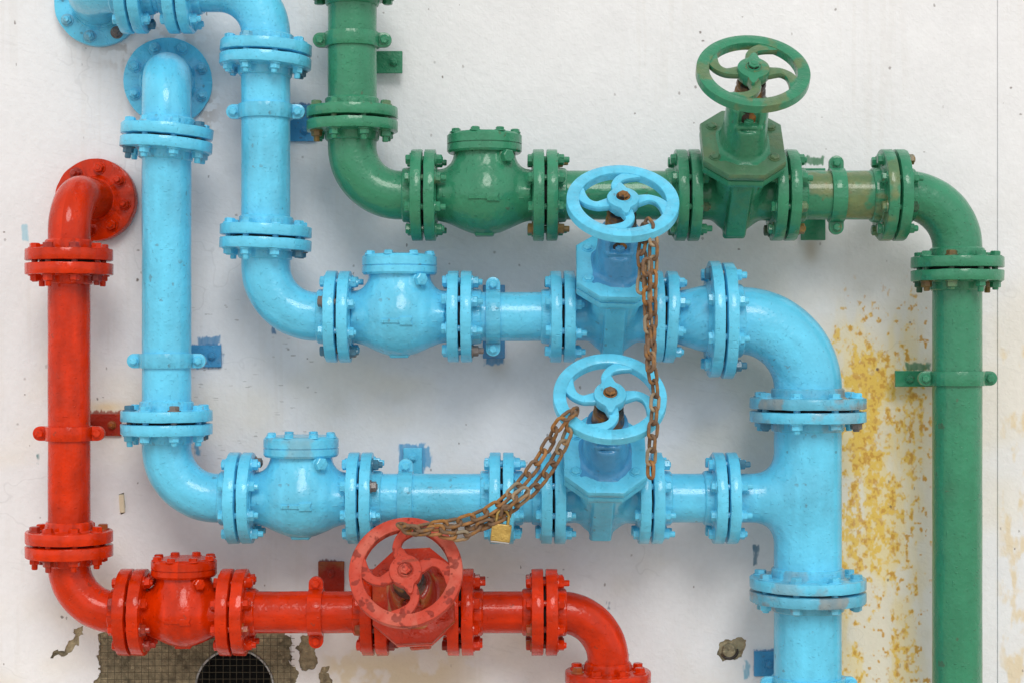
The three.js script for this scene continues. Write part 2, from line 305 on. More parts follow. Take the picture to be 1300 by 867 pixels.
  for (const [su, sv, hw, hh, c] of splashes) {
    if (Math.abs(u - su) > hw + 12 || Math.abs(v - sv) > hh + 12) continue;
    const d = Math.max(Math.abs(u - su) - hw, Math.abs(v - sv) - hh) + 5 * (fbm(u / 2.2, v / 9, 101, 3) - 0.5) + 5 * (fbm(u / 9, v / 9, 102, 2) - 0.5);
    const f = sstep(1.2, -1.6, d) * (0.72 + 0.26 * fbm(u / 3, v / 12, 103, 2)); r = lerp(r, c[0], f); g = lerp(g, c[1], f); b = lerp(b, c[2], f);
  }
  for (const [su, sv, a1, b1, w] of speckGrid[(u >> 4) + '_' + (v >> 4)] ?? []) {
    const q = Math.hypot((u - su) / a1, (v - sv) / b1) + 0.6 * (fbm(u, v, 111, 1) - 0.5); const f = w * sstep(1.1, 0.7, q);
    r = lerp(r, 0.12, f); g = lerp(g, 0.09, f); b = lerp(b, 0.08, f);
  }
  o[0] = r; o[1] = g; o[2] = b;
}, true, false);
const stucco = tex(1024, 1024, (i, j, o) => {
  const x = i / 1024, y = j / 1024;
  const a = fbm(x * 44, y * 44, 3, 4, 44), b = fbm(x * 14, y * 14, 8, 3, 14), p = vnoise(x * 110, y * 110, 12, 110);
  o[0] = o[1] = o[2] = 0.45 * a + 0.4 * b + 0.12 * sstep(0.55, 0.95, p);
}, false);
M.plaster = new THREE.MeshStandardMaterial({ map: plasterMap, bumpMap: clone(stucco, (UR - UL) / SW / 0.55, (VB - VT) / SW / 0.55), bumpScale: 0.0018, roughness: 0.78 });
M.plasterPlain = new THREE.MeshStandardMaterial({ color: new THREE.Color().setRGB(0.77, 0.785, 0.81), bumpMap: clone(stucco, 1 / 0.55), bumpScale: 0.0018, roughness: 0.78 });
const concreteMap = tex(512, 512, (i, j, o) => {
  const x = i / 512, y = j / 512, a = fbm(x * 5, y * 5, 2, 5, 5), b = fbm(x * 40, y * 40, 6, 3, 40), c = sstep(0.75, 0.95, vnoise(x * 60, y * 60, 9, 60));
  const k = 0.2 + 1.3 * a + 0.8 * (b - 0.5) + 0.4 * c; o[0] = 0.33 * k; o[1] = 0.28 * k; o[2] = 0.18 * k;
}, true);
concreteMap.repeat.set(1 / 0.4, 1 / 0.4);
M.concrete = new THREE.MeshStandardMaterial({ map: concreteMap, bumpMap: clone(stucco, 1 / 0.3), bumpScale: 0.008, roughness: 0.9 });
M.ground = new THREE.MeshStandardMaterial({ map: concreteMap.clone(), color: 0xffffff, bumpMap: clone(stucco, 1 / 0.8), bumpScale: 0.006, roughness: 0.9 });
M.ground.map = tex(256, 256, (i, j, o) => { const k = 0.75 + 0.5 * fbm(i / 32, j / 32, 3, 5, 8); o[0] = 0.58 * k; o[1] = 0.49 * k; o[2] = 0.40 * k; }, true);

const wall = new THREE.Group(); wall.name = 'wall'; wall.userData = { kind: 'structure' }; scene.add(wall);
function ragged(list, amp, s, step = 3) {                        // closed outline in wall pixels with a broken edge
  const out = [];
  for (let i = 0; i < list.length; i++) {
    const a = list[i], b = list[(i + 1) % list.length], n = Math.max(1, Math.round(Math.hypot(b[0] - a[0], b[1] - a[1]) / step));
    for (let k = 0; k < n; k++) {
      const t = k / n, u = lerp(a[0], b[0], t), v = lerp(a[1], b[1], t);
      out.push([u + amp * 2 * (fbm(u / 8, v / 8, s, 5) - 0.5), v + amp * 2 * (fbm(u / 8, v / 8, s + 7, 5) - 0.5)]);
    }
  }
  return out.map(([u, v]) => new THREE.Vector2(wallX(u), wallY(v)));
}
const holes = [
  [[118, 925], [116, 872], [127, 852], [121, 833], [128, 806], [140, 797], [160, 786], [230, 778], [320, 780], [364, 795], [372, 812], [366, 832], [374, 850], [372, 876], [380, 925]],
  [[384, 806], [398, 803], [403, 822], [399, 846], [388, 854], [379, 846], [377, 826]],
  [[62, 835], [69, 826], [82, 823], [92, 810], [97, 798], [106, 794], [107, 804], [98, 817], [86, 828], [72, 834], [65, 838]],
  [[405, 858], [410, 846], [417, 845], [416, 854], [423, 862], [420, 880], [408, 884], [404, 870]],
  [[909, 829], [914, 818], [926, 811], [938, 808], [947, 812], [948, 822], [941, 833], [930, 838], [918, 840]],
  [[150, 627], [157, 625], [159, 650], [153, 653]],
].map((h, i) => ragged(h, [9, 6, 6, 5, 5, 1][i], 200 + i * 9, i > 2 ? 1 : 1.4));
function sheet(u0, u1, v0, v1, z0, z1, hs) {
  const sh = new THREE.Shape([[u0, v1], [u1, v1], [u1, v0], [u0, v0]].map(([u, v]) => new THREE.Vector2(wallX(u), wallY(v))));
  for (const h of hs) sh.holes.push(h.length ? new THREE.Path(h) : h);
  const g = new THREE.ExtrudeGeometry(sh, { depth: z1 - z0, bevelEnabled: false }); g.translate(0, 0, z0);
  return g;
}
const mapUV = (g) => { const p = g.attributes.position, uv = g.attributes.uv; for (let i = 0; i < p.count; i++) uv.setXY(i, (p.getX(i) - wallX(UL)) / (wallX(UR) - wallX(UL)), (p.getY(i) - wallY(VB)) / (wallY(VT) - wallY(VB))); return g; };
const SEAM = 1267;
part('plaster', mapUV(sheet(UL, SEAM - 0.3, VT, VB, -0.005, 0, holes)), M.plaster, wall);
{ // the next panel of the wall, past the joint, a little proud and with an eased edge
  const sh = new THREE.Shape([[SEAM + 0.1, VB], [UR, VB], [UR, VT], [SEAM + 0.1, VT]].map(([u, v]) => new THREE.Vector2(wallX(u) , wallY(v))));
  const g = new THREE.ExtrudeGeometry(sh, { depth: 0.007, bevelEnabled: true, bevelSize: 0.002, bevelThickness: 0.002, bevelSegments: 2, bevelOffset: -0.002 }); g.translate(0, 0, -0.007);
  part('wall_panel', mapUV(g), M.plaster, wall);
}
const DU = 297, DV = 874, DR = 50;                               // round opening in the concrete
{
  const duct = new THREE.Path(); duct.absarc(wallX(DU), wallY(DV), DR / SW, 0, Math.PI * 2, true);
  const sh = new THREE.Shape([[UL, VB], [UR, VB], [UR, VT], [UL, VT]].map(([u, v]) => new THREE.Vector2(wallX(u), wallY(v)))); sh.holes.push(duct);
  const g = new THREE.ExtrudeGeometry(sh, { depth: 0.2, bevelEnabled: false, curveSegments: 40 }); g.translate(0, 0, -0.2051);
  part('concrete', g, M.concrete, wall);
  const X0 = wallX(UL), X1 = wallX(UR), Y0 = wallY(VB), Y1 = wallY(VT), H = 3.6, S = 4;
  const slab = (x0, x1, y0, y1) => { const b = boxUV(new THREE.BoxGeometry(x1 - x0, y1 - y0, 0.205)); b.translate((x0 + x1) / 2, (y0 + y1) / 2, -0.1025); return b; };
  part('outer_wall', merge([slab(-S, X0 - 0.001, 0, H), slab(X1 + 0.001, S, 0, H), slab(X0, X1, 0, Y0 - 0.001), slab(X0, X1, Y1 + 0.001, H)]), M.plasterPlain, wall);
}
{
  const g = boxUV(new THREE.BoxGeometry(40, 0.2, 30)); g.translate(0, -0.1, 14.8);
  const m = part('ground', g, M.ground, scene); m.userData = { kind: 'structure' };
}

// ------------------------------------------------------------------ bolts, nuts, flanges
const hexPts = (r, h, c = 0.0016) => [[0, h], [r - c * 1.6, h], [r, h - c], [r, 0], [0, 0]];
const offUV = (g, v) => { const uv = g.attributes.uv; for (let i = 0; i < uv.count; i++) uv.setXY(i, uv.getX(i) + v * 0.137, uv.getY(i) + v * 0.219); return g; };
const boltGeo = (r, h, v = Math.floor(rr(0, 5))) => cached(`bolt${r}_${h}_${v}`, () => {        // head pointing +Y, shaft running down through the joint
  const head = lathe(hexPts(r, h), 6, 0.3); head.translate(0, 0.003, 0);
  return offUV(merge([lathe([[0, 0.0032], [r * 1.22, 0.003], [r * 1.25, 0], [0, 0]], 16), head]), v);
});
const shaftGeo = (r, len) => cached(`shaft${r}_${len.toFixed(3)}`, () => { const g = lathe([[r, 0.002], [r, -len]], 10); return g; });
const nutGeo = (r, h, st, v = Math.floor(rr(0, 5))) => cached(`nut${r}_${h}_${st}_${v}`, () => {
  const nut = lathe(hexPts(r, h), 6, 0.3); nut.translate(0, 0.003, 0);
  return offUV(merge([lathe([[0, 0.0032], [r * 1.22, 0.003], [r * 1.25, 0], [0, 0]], 16), nut, lathe([[0, h + st], [r * 0.48, h + st], [r * 0.58, h + st - 0.002], [r * 0.58, h * 0.5]], 10)]), v);
});
const SIZES = {                                                  // pipe radius, flange radius, thickness, bolts
  red: { r: 0.0487, R: 0.1005, t: 0.027, n: 8, bc: 0.078, hx: 0.0125 },
  mid: { r: 0.0570, R: 0.1065, t: 0.025, n: 8, bc: 0.0865, hx: 0.0125 },
  big: { r: 0.0785, R: 0.1350, t: 0.025, n: 8, bc: 0.1130, hx: 0.0140 },
};
const GAP = 0.006;
M.redWheel.specularIntensity = M.redOld.specularIntensity = 0.35; M.redWheel.clearcoat = M.redOld.clearcoat = 0; M.red.specularIntensity = 0.25; M.red.clearcoat = 0.3;
const boltMat = (m) => {                                         // most bolts are painted over; some have lost their paint or clogged with dirt
  const q = rnd(), fam = [M.blue, M.blueWorn, M.blueRust].includes(m) ? [M.blueDirt, M.blueWorn] : [M.green, M.greenWorn, M.greenRust].includes(m) ? [M.greenDirt, M.greenWorn] : m === M.red ? [M.redDirt, M.redRust] : null;
  return !fam ? m : q < 0.10 ? fam[0] : q < 0.3 ? fam[1] : m;
};
// flange of a fitting: face at p looking along dir; kind tells which end of the bolts shows on it
function flange(root, p, dir, S, mat, kind, { nutMat, phase, gasket = true, hub = 0.022, wallSide = false } = {}) {
  const q = aim(dir), e = 0.0022;
  const vr = Math.floor(rr(0, 4)), key = `fl${S.R}_${hub}_${vr}`;
  const g = cached(key, () => lumpy(lathe([[S.r * 0.7, 0], [S.R - e, 0], [S.R - e * 0.3, -e * 0.3], [S.R, -e], [S.R, -S.t + e], [S.R - e * 0.3, -S.t + e * 0.3], [S.R - e, -S.t], [S.r + 0.012, -S.t], [S.r + 0.0075, -S.t - 0.003], [S.r + 0.006, -S.t - hub + 0.003], [S.r + 0.003, -S.t - hub], [S.r * 0.9, -S.t - hub]], 72, 0.5), 0.0012, 70, vr * 100));
  const f = part('flange', g, mat, root, p.clone().sub(root.position), q);
  f.rotateY(rr(0, 6.28));
  if (gasket && kind === 'bolt') part('gasket', cached(`gk${S.R}`, () => lathe([[S.bc - S.hx - 0.004, -0.001], [S.bc - S.hx - 0.004, GAP + 0.001]], 40)), M.gasket, f);
  const spin = f.rotation.clone(), inv = f.quaternion.clone().invert();
  for (let i = 0; i < S.n; i++) {
    // bolt angles are counted from the world, not from the flange's own spin
    const a = (i + (phase ?? 0.5)) / S.n * Math.PI * 2, side = Math.abs(dir.y) > 0.7 ? V(0, 0, 1) : UP.clone().sub(dir.clone().multiplyScalar(dir.y)).normalize();
    const rad = side.clone().applyAxisAngle(dir.clone().normalize(), a).applyQuaternion(inv);
    const at = rad.multiplyScalar(S.bc).add(V(0, -S.t, 0));
    const flip = new THREE.Quaternion().setFromAxisAngle(V(1, 0, 0), Math.PI), turn = new THREE.Quaternion().setFromAxisAngle(UP, rr(0, 6.28)), tip = new THREE.Quaternion().setFromEuler(new THREE.Euler(rr(-0.04, 0.04), 0, rr(-0.04, 0.04)));
    const qq = flip.multiply(tip).multiply(turn);
    if (kind === 'bolt') {
      const bv = Math.floor(rr(0, 5));
      part('bolt', cached(`bs${S.hx}_${S.t}_${bv}`, () => merge([boltGeo(S.hx, 0.010, bv), shaftGeo(S.hx * 0.58, S.t + GAP + 0.004)])), boltMat(nutMat ?? mat), f, at, qq);
    } else part('nut', nutGeo(S.hx, [0.012, 0.013, 0.011][i % 3], [0.005, 0.008, 0.012, 0.015][Math.floor(rr(0, 4))]), boltMat(nutMat ?? mat), f, at, qq);
  }
  return f;
}
// a length of pipe or a bend between flanges: corners are points on its axis
function fitting(name, label, category, group, S, mat, corners, bend, ends, opts = {}) {
  const d0 = corners[0].clone().sub(corners[1]).normalize(), d1 = corners[corners.length - 1].clone().sub(corners[corners.length - 2]).normalize();
  const root = thing(name, label, category, group, corners[Math.floor(corners.length / 2)].clone());
  const c = corners.map((p) => p.clone());
  if (ends[0]) c[0].addScaledVector(d0, -GAP / 2 * (ends[0].wallSide ? 0 : 1));
  if (ends[1]) c[c.length - 1].addScaledVector(d1, -GAP / 2);
  const inner = c.map((p) => p.clone()); if (ends[0]) inner[0].addScaledVector(d0, -0.004); if (ends[1]) inner[inner.length - 1].addScaledVector(d1, -0.004);
  const pts = route(inner, bend).map((p) => p.sub(root.position));
  part(category === 'pipe' ? 'tube' : 'bend', lumpy(sweep(pts, opts.rad ?? S.r, 56), 0.0008, 40, Math.floor(rr(0, 900))), mat, root);
  ends.forEach((e, i) => { if (e) flange(root, i ? c[c.length - 1] : c[0], e.dir ?? (i ? d1 : d0), e.S ?? S, e.mat ?? mat, e.kind, e); });
  return root;
}
const G_EL = 'pipe elbows on the wall', G_PI = 'straight pipe lengths on the wall', G_CV = 'check valves in the pipe runs', G_GV = 'gate valves with handwheels', G_CL = 'pipe clamps bracketed to the wall';
const bolt = (o) => ({ kind: 'bolt', ...o }), nut = (o) => ({ kind: 'nut', ...o });
const P = (x, y) => W(x, y, ZP);
const X = V(1, 0, 0), Y = UP;

// ------------------------------------------------------------------ check valve
const arrowShape = (() => { const s = new THREE.Shape(); s.moveTo(-0.034, -0.003); s.lineTo(-0.034, 0.003); s.lineTo(0.008, 0.003); s.lineTo(0.008, 0.008); s.lineTo(0.034, 0.008); s.lineTo(0.030, 0); s.lineTo(0.034, -0.008); s.lineTo(0.008, -0.008); s.lineTo(0.008, -0.003); s.closePath(); return s; })();
function checkValve(label, S, mat, cx, cy, width, k, opts = {}) {
  const root = thing('check_valve', label, 'check valve', G_CV, P(cx, cy));
  const L = width / 2 - GAP / 2;
  const f = (x, y, z) => {
    const rx = Math.hypot(y, z), rn = Math.hypot(x, z);
    let d = (Math.hypot(x / 0.098, (y + 0.002) / 0.091, z / 0.098) - 1) * 0.093;
    d = smin(d, sdCyl(rx, x, S.r / k + 0.002, L / k - 0.004), 0.035);
    d = smin(d, sdCyl(rn, y - 0.05, 0.0715, 0.055), 0.03);
    const sx = Math.abs(x) - 0.086, dx = Math.max(Math.abs(sx) - 0.018, 0);
    d = smin(d, Math.max(Math.hypot(Math.min(0, sx) * 0.9 , y - 0.002, z - 0.045) - 0.023, Math.abs(sx) - 0.022, Math.abs(z - 0.045) - 0.026), 0.008);
    d = smin(d, sdBox(x, y + 0.088, z, 0.022, 0.008, 0.022, 0.003), 0.004);
    d = smin(d, sdCyl(Math.hypot(x * 0.81 - z * 0.59 - 0.003, y - 0.084), x * 0.59 + z * 0.81 - 0.062, 0.017, 0.02, 0.003), 0.006);
    return d;
  };
  const key = `cv${k}_${width.toFixed(3)}`;
  const body = cached(key, () => { const g = cast((x, y, z) => f(x, y, z) + 0.0010 * n3(x * 60, y * 60, z * 60, 3), [-L / k - 0.004, -0.108, -0.112], [L / k + 0.004, 0.112, 0.112], 0.0042); g.scale(k, k, k); return g; });
  part('body', body, mat, root);
  const R = 0.0875 * k, ch = 0.048 * k, y0 = 0.097 * k;
  const cover = part('cover', cached('cover' + k, () => lathe([[0, ch], [R * 0.80, ch], [R * 0.84, ch - 0.002], [R - 0.005, ch - 0.002], [R, ch - 0.007], [R, ch * 0.46], [R - 0.0025, ch * 0.45], [R - 0.0025, ch * 0.41], [R, ch * 0.40], [R, 0.005], [R - 0.004, 0], [R * 0.6, 0]], 56, 0.5)), opts.coverMat ?? mat, root, V(0, y0, 0));
  for (let i = 0; i < 8; i++) { const a = (i + 0.35) / 8 * 6.283; part('bolt', boltGeo(0.0105, 0.007), opts.nutMat ?? mat, cover, V(Math.cos(a) * R * 0.85, ch - 0.003, Math.sin(a) * R * 0.85), new THREE.Quaternion().setFromAxisAngle(UP, rr(0, 6))); }
  const pd = V(0.59, 0.02, 0.81).normalize();
  part('plug', cached('plug' + k, () => { const h = lathe(hexPts(0.0155 * k, 0.014 * k), 6, 0.3); return merge([h]); }), mat, root, V(0.0505, 0.084, 0.0665).multiplyScalar(k), aim(pd));
  const arrow = cached('arrow' + key, () => {
    const g = toCreasedNormals(new THREE.ExtrudeGeometry(arrowShape, { depth: 0.004, bevelEnabled: true, bevelSize: 0.0012, bevelThickness: 0.0012, bevelSegments: 2 }), 0.4), p = g.attributes.position;
    for (let i = 0; i < p.count; i++) { const x = p.getX(i), y = p.getY(i) - 0.012; let z = 0.13; for (let q = 0; q < 30; q++) z -= f(x, y, z) * 0.8; p.setXYZ(i, x, y, z + 0.0006 + p.getZ(i)); }
    g.computeVertexNormals(); g.scale(k, k, k); return boxUV(g);
  });
  part('arrow', arrow, mat, root);
  for (const s of [-1, 1]) flange(root, P(cx, cy).add(V(s * L, 0, 0)), V(s, 0, 0), S, mat, s < 0 ? 'nut' : 'bolt', { phase: opts.phase, nutMat: opts.nutMat, hub: 0.004 });
  return root;
}

// ------------------------------------------------------------------ gate valve
const oct = (a, b, c) => { const s = new THREE.Shape(); [[-a + c, -b], [a - c, -b], [a, -b + c * 0.9], [a, b - c * 0.9], [a - c, b], [-a + c, b], [-a, b - c * 0.9], [-a, -b + c * 0.9]].forEach(([x, y], i) => i ? s.lineTo(x, y) : s.moveTo(x, y)); s.closePath(); return s; };
const plate = (sh, t, b = 0.002) => { const g = new THREE.ExtrudeGeometry(sh, { depth: t - 2 * b, bevelEnabled: true, bevelSize: b, bevelThickness: b, bevelOffset: -b, bevelSegments: 2, curveSegments: 24 }); g.rotateX(-Math.PI / 2); g.translate(0, b, 0); return boxUV(toCreasedNormals(g, 0.5)); };
const spokeShape = (() => {                                       // seen along the stem: leaves the hub straight, sweeps round to the rim
  const c = new THREE.CatmullRomCurve3([[0.20, 0], [0.34, 7], [0.48, 7], [0.62, -2], [0.74, -15], [0.86, -28]].map(([r, a]) => V(Math.cos(a * Math.PI / 180) * r, Math.sin(a * Math.PI / 180) * r, 0))).getPoints(24);
  const l = [], rgt = []; c.forEach((p, i) => { const t = (c[Math.min(24, i + 1)]).clone().sub(c[Math.max(0, i - 1)]).normalize(), w = 0.098 + 0.02 * Math.cos(i / 24 * 6.28) ; l.push(new THREE.Vector2(p.x - t.y * w, p.y + t.x * w)); rgt.unshift(new THREE.Vector2(p.x + t.y * w, p.y - t.x * w)); });
  return new THREE.Shape([...l, ...rgt]);
})();
function scaled(shape, k) { return new THREE.Shape(shape.getPoints(12).map((p) => p.multiplyScalar(k))); }
function handwheel(root, p, q, R, mat, spin, nutMat) {
  const rim = cached('rim' + R, () => { const a = R, b = R * 0.765, t = 0.0112, e = 0.003; return lathe([[b, t * 0.5], [b + e * 0.5, t - e * 0.3], [b + e, t], [a - e, t], [a - e * 0.3, t - e * 0.3], [a, t - e], [a, -t + e], [a - e, -t], [b + e, -t], [b, -t + e], [b, t * 0.5]], 72, 0.6); });
  const w = new THREE.Group(); w.name = 'handwheel'; w.position.copy(p); w.quaternion.copy(q); w.rotateY(spin); root.add(w);
  part('rim', rim, mat, w);
  const hub = cached('hub' + R, () => {
    const s = new THREE.Shape(); const n = 96; for (let i = 0; i <= n; i++) { const a = i / n * Math.PI * 2, lobe = Math.pow(Math.max(0, -Math.cos(2 * a)), 10) * 0.15; const r = R * (0.285 + lobe); i ? s.lineTo(Math.cos(a) * r, Math.sin(a) * r) : s.moveTo(Math.cos(a) * r, Math.sin(a) * r); }
    const disc = plate(s, 0.026, 0.003); disc.translate(0, -0.008, 0);
    return merge([disc, lathe([[R * 0.13, 0.021], [R * 0.15, 0.018], [R * 0.15, 0.015]], 24), lathe([[R * 0.2, -0.004], [R * 0.19, -0.03], [0.0, -0.03]], 24)]);
  });
  part('hub', hub, mat, w);
  const sp = cached('spoke' + R, () => { const g = plate(scaled(spokeShape, R), 0.015, 0.0035); g.translate(0, -0.006, 0); return g; });
  for (let i = 0; i < 4; i++) part('spoke', sp, mat, w, V(0, 0, 0), new THREE.Quaternion().setFromAxisAngle(UP, i * Math.PI / 2));
  part('nut', cached('wheelnut', () => nutGeo(0.0125, 0.008, 0.005)), nutMat ?? mat, w, V(0, 0.018, 0));
  return w;
}
function gateValve(label, S, mat, cx, cy, width, k, elev, stem, wheelR, o) {
  const root = thing('gate_valve', label, 'gate valve', G_GV, P(cx, cy));
  const L = width / 2 - GAP / 2, e = elev * Math.PI / 180, d = V(o.lean ?? 0, Math.sin(e), Math.cos(e)).normalize();
  const q = new THREE.Quaternion().setFromAxisAngle(V(1, 0, 0), Math.PI / 2 - e);
  q.premultiply(new THREE.Quaternion().setFromAxisAngle(V(0, 0, 1), -(o.lean ?? 0)));
  const yb = o.yb ?? 0.122 * k, along = (t) => d.clone().multiplyScalar(t), Ls = L / k;
  const f = (x, y, z) => {
    const rx = Math.hypot(y, z); const taper = 0.046 + 0.012 * sstep(0, 0.12, y), zt = 0.062 + 0.02 * sstep(-0.02, 0.12, y);
    let b = sdCyl(rx, x, S.r / k + 0.001, Ls - 0.004);
    let c = sdBox(x, y - 0.03, z, taper, 0.1, zt, 0.03);
    b = smin(b, c, 0.022);
    if (o.rib !== false) b = smin(b, sdBox(x, y - 0.03, z - 0.070, 0.024, 0.085, 0.016, 0.005), 0.007);     // casting rib
    b = smin(b, sdBox(x, y - 0.015, z + 0.070, 0.024, 0.08, 0.012, 0.005), 0.007);
    b = smin(b, sdBox(x, y + 0.062, z - 0.02, 0.026, 0.014, 0.05, 0.006), 0.008);
    return b;
  };
  const body = cached('gvb' + k + width.toFixed(3) + S.r, () => { const g = cast((x, y, z) => f(x, y, z) + 0.0012 * n3(x * 60, y * 60, z * 60, 4), [-Ls - 0.004, -0.095, -0.11], [Ls + 0.004, 0.135, 0.11], 0.0042); g.scale(k, k, k); return boxUV(g); });
  part('body', body, mat, root, V(0, 0, 0), q);
  const A = 0.093 * k, B = 0.112 * k, C = 0.053 * k, T = 0.0195 * k;
  part('body_flange', cached('bf' + k, () => plate(oct(A * 0.985, B * 0.985, C), T, 0.0045)), mat, root, along(yb - 0.001), q);
  const bf = part('bonnet_flange', cached('nf' + k, () => plate(oct(A, B, C), T, 0.0045)), o.bonnetMat ?? mat, root, along(yb + T + 0.0015), q);
  for (const [sx, sz] of [[-0.72, 0.47], [0.72, 0.47], [-0.72, -0.47], [0.72, -0.47], [-0.28, 0.82], [0.28, -0.82]].slice(0, o.nb ?? 4)) part('bolt', boltGeo(0.011, 0.005), o.bonnetMat ?? mat, bf, V(sx * A, T - 0.001, sz * B), new THREE.Quaternion().setFromAxisAngle(UP, rr(0, 6)));
  const y1 = yb + 2 * T, h = (stem - 0.075) - y1;                 // bonnet tower up to the gland
  const tower = cached('tw' + k + stem, () => {
    const t = (x, y, z) => {
      const u = Math.max(0, Math.min(1, y / h)), ax = lerp(0.053, 0.046, u) * k, az = lerp(0.072, 0.047, u) * k;
      let s = (Math.hypot(x / ax, z / az) - 1) * Math.min(ax, az);
      s = smax(s, y - h, 0.008); s = smax(s, -0.006 - y, 0.001);
      s = smin(s, Math.max(sdBox(x, y + 0.004, z, 0.062 * k, 0.006, 0.082 * k, 0.004), 0), 0.012);
      // gland pocket open to the front
      s = smax(s, -sdBox(x, y - h, z - 0.050 * k, 0.022 * k, h * 0.40, 0.018 * k, 0.008), 0.006);
      s = smin(s, sdBox(x, y - h * 0.66, z - 0.036 * k, 0.03 * k, 0.005, 0.012, 0.003), 0.004);
      return s;
    };
    return cast((x, y, z) => t(x, y, z) + 0.0011 * n3(x * 60, y * 60, z * 60, 5), [-0.085 * k, -0.012, -0.105 * k], [0.085 * k, h + 0.008, 0.105 * k], 0.0036);
  });
  part('bonnet', tower, o.towerMat ?? mat, root, along(y1), q);
  part('gland_nut', cached('gland', () => nutGeo(0.012, 0.010, 0.006)), o.towerMat ?? mat, root, along(y1 + h * 0.68).add(V(0, 0, 0.034 * k).applyQuaternion(q)), q);
  part('stem', cached('stem' + k + stem, () => lathe([[0.012, 0.12], [0.012, 0.078], [0.031 * k, 0.074], [0.033 * k, 0.066], [0.030 * k, 0.055], [0.034 * k, 0.05], [0.037 * k, 0.02], [0.033 * k, 0.008], [0.036 * k, 0.0], [0.036 * k, -0.02]], 32, 0.5)), M.grease, root, along(stem - 0.095), q);
  const w = handwheel(root, along(stem), q, wheelR, o.wheelMat ?? mat, o.spin ?? 0, o.wheelNut);
  for (const s of [-1, 1]) flange(root, P(cx, cy).add(V(s * L, 0, 0)), V(s, 0, 0), S, mat, s < 0 ? 'nut' : 'bolt', { phase: o.phase, nutMat: o.nutMat, hub: 0.004 });
  return { root, w, centre: root.position.clone().add(along(stem)), q };
}

// ------------------------------------------------------------------ pipe clamp with its wall bracket
function clamp(label, px, py, S, mat, horizontal, br, o = {}) {
  const at = P(px, py), root = thing('pipe_clamp', label, 'pipe clamp', G_CL, V(at.x, at.y, 0));
  const w = o.width ?? 0.034, t = 0.006, ear = o.ear ?? 0.034, r = S.r + 0.001;
  const half = cached(`half${S.r}_${w}`, () => {
    const s = new THREE.Shape(); s.absarc(0, 0, r + t, 0.06, Math.PI - 0.06, false); s.absarc(0, 0, r - 0.004, Math.PI - 0.06, 0.06, true); s.closePath();
    const g = new THREE.ExtrudeGeometry(s, { depth: w - 0.003, bevelEnabled: true, bevelSize: 0.0015, bevelThickness: 0.0015, bevelOffset: -0.0015, bevelSegments: 2, curveSegments: 32 });
    g.translate(0, 0, -(w - 0.003) / 2); g.rotateX(Math.PI / 2); // ring axis along Y, arch toward -Z
    g.rotateY(Math.PI); g.scale(1, 1, 1);
    const e = [];
    for (const q of [-1, 1]) {
      const p = new THREE.Shape(), x0 = r - 0.004, x1 = r + ear - w / 2; p.moveTo(x0, -w / 2); p.lineTo(x1, -w / 2); p.absarc(x1, 0, w / 2, -Math.PI / 2, Math.PI / 2, false); p.lineTo(x0, w / 2); p.closePath();
      const eg = new THREE.ExtrudeGeometry(p, { depth: t - 0.003, bevelEnabled: true, bevelSize: 0.0015, bevelThickness: 0.0015, bevelOffset: -0.0015, bevelSegments: 2, curveSegments: 12 });
      eg.translate(0, 0, 0.0025); if (q < 0) eg.rotateZ(Math.PI); e.push(eg);
    }
    return boxUV(toCreasedNormals(merge([g, ...e]), 0.5));
  });
  const q = new THREE.Quaternion(); if (horizontal) q.setFromAxisAngle(V(0, 0, 1), Math.PI / 2);
  const front = V(0, 0, ZP), flip = new THREE.Quaternion().setFromAxisAngle(UP, Math.PI);
  const st = part('strap', half, o.strapMat ?? mat, root, front, q);
  part('back_strap', half, mat, root, front, q.clone().multiply(flip));
  for (const s of [-1, 1]) { const b = part('bolt', boltGeo(0.010, 0.007), o.strapMat ?? mat, st, V(s * (r + ear - w / 2), 0, t), aim(V(0, 0, 1))); b.rotateY(rr(0, 6)); }
  if (br) { // wall plate given in wall pixels: u0, u1, v0, v1
    const c0 = wallX(br[0]), c1 = wallX(br[1]), d0 = wallY(br[3]), d1 = wallY(br[2]);
    const bm = o.plateMat ?? mat;
    const pg = boxUV(new RoundedBoxGeometry(c1 - c0, d1 - d0, 0.009, 2, 0.002));
    const pl = part('wall_plate', pg, bm, root, V((c0 + c1) / 2 - at.x, (d0 + d1) / 2 - at.y, 0.0045 + (o.lift ?? 0.0005)));
    const bp = o.plateBolt ?? [0.5, 0.5];
    part('nut', nutGeo(0.009, 0.007, 0.006), bm, pl, V(lerp(-0.5, 0.5, bp[0]) * (c1 - c0), lerp(-0.5, 0.5, bp[1]) * (d1 - d0), 0.0045), aim(V(0, 0, 1)));
    const ax = Math.max(c0 + 0.012, Math.min(c1 - 0.012, at.x + (o.armX ?? 0))), ay = Math.max(d0 + 0.012, Math.min(d1 - 0.012, at.y + (o.armY ?? 0)));
    const len = ZP - S.r - t - 0.009, ah = Math.min(0.04, (d1 - d0) * 0.9), aw = Math.min(0.04, (c1 - c0) * 0.9);
    const ag = horizontal ? new RoundedBoxGeometry(aw, 0.008, len, 2, 0.002) : new RoundedBoxGeometry(0.008, ah, len, 2, 0.002);
    part('bracket_arm', boxUV(ag), bm, root, V(ax - at.x, ay - at.y, 0.009 + len / 2));
  }
  return root;
}

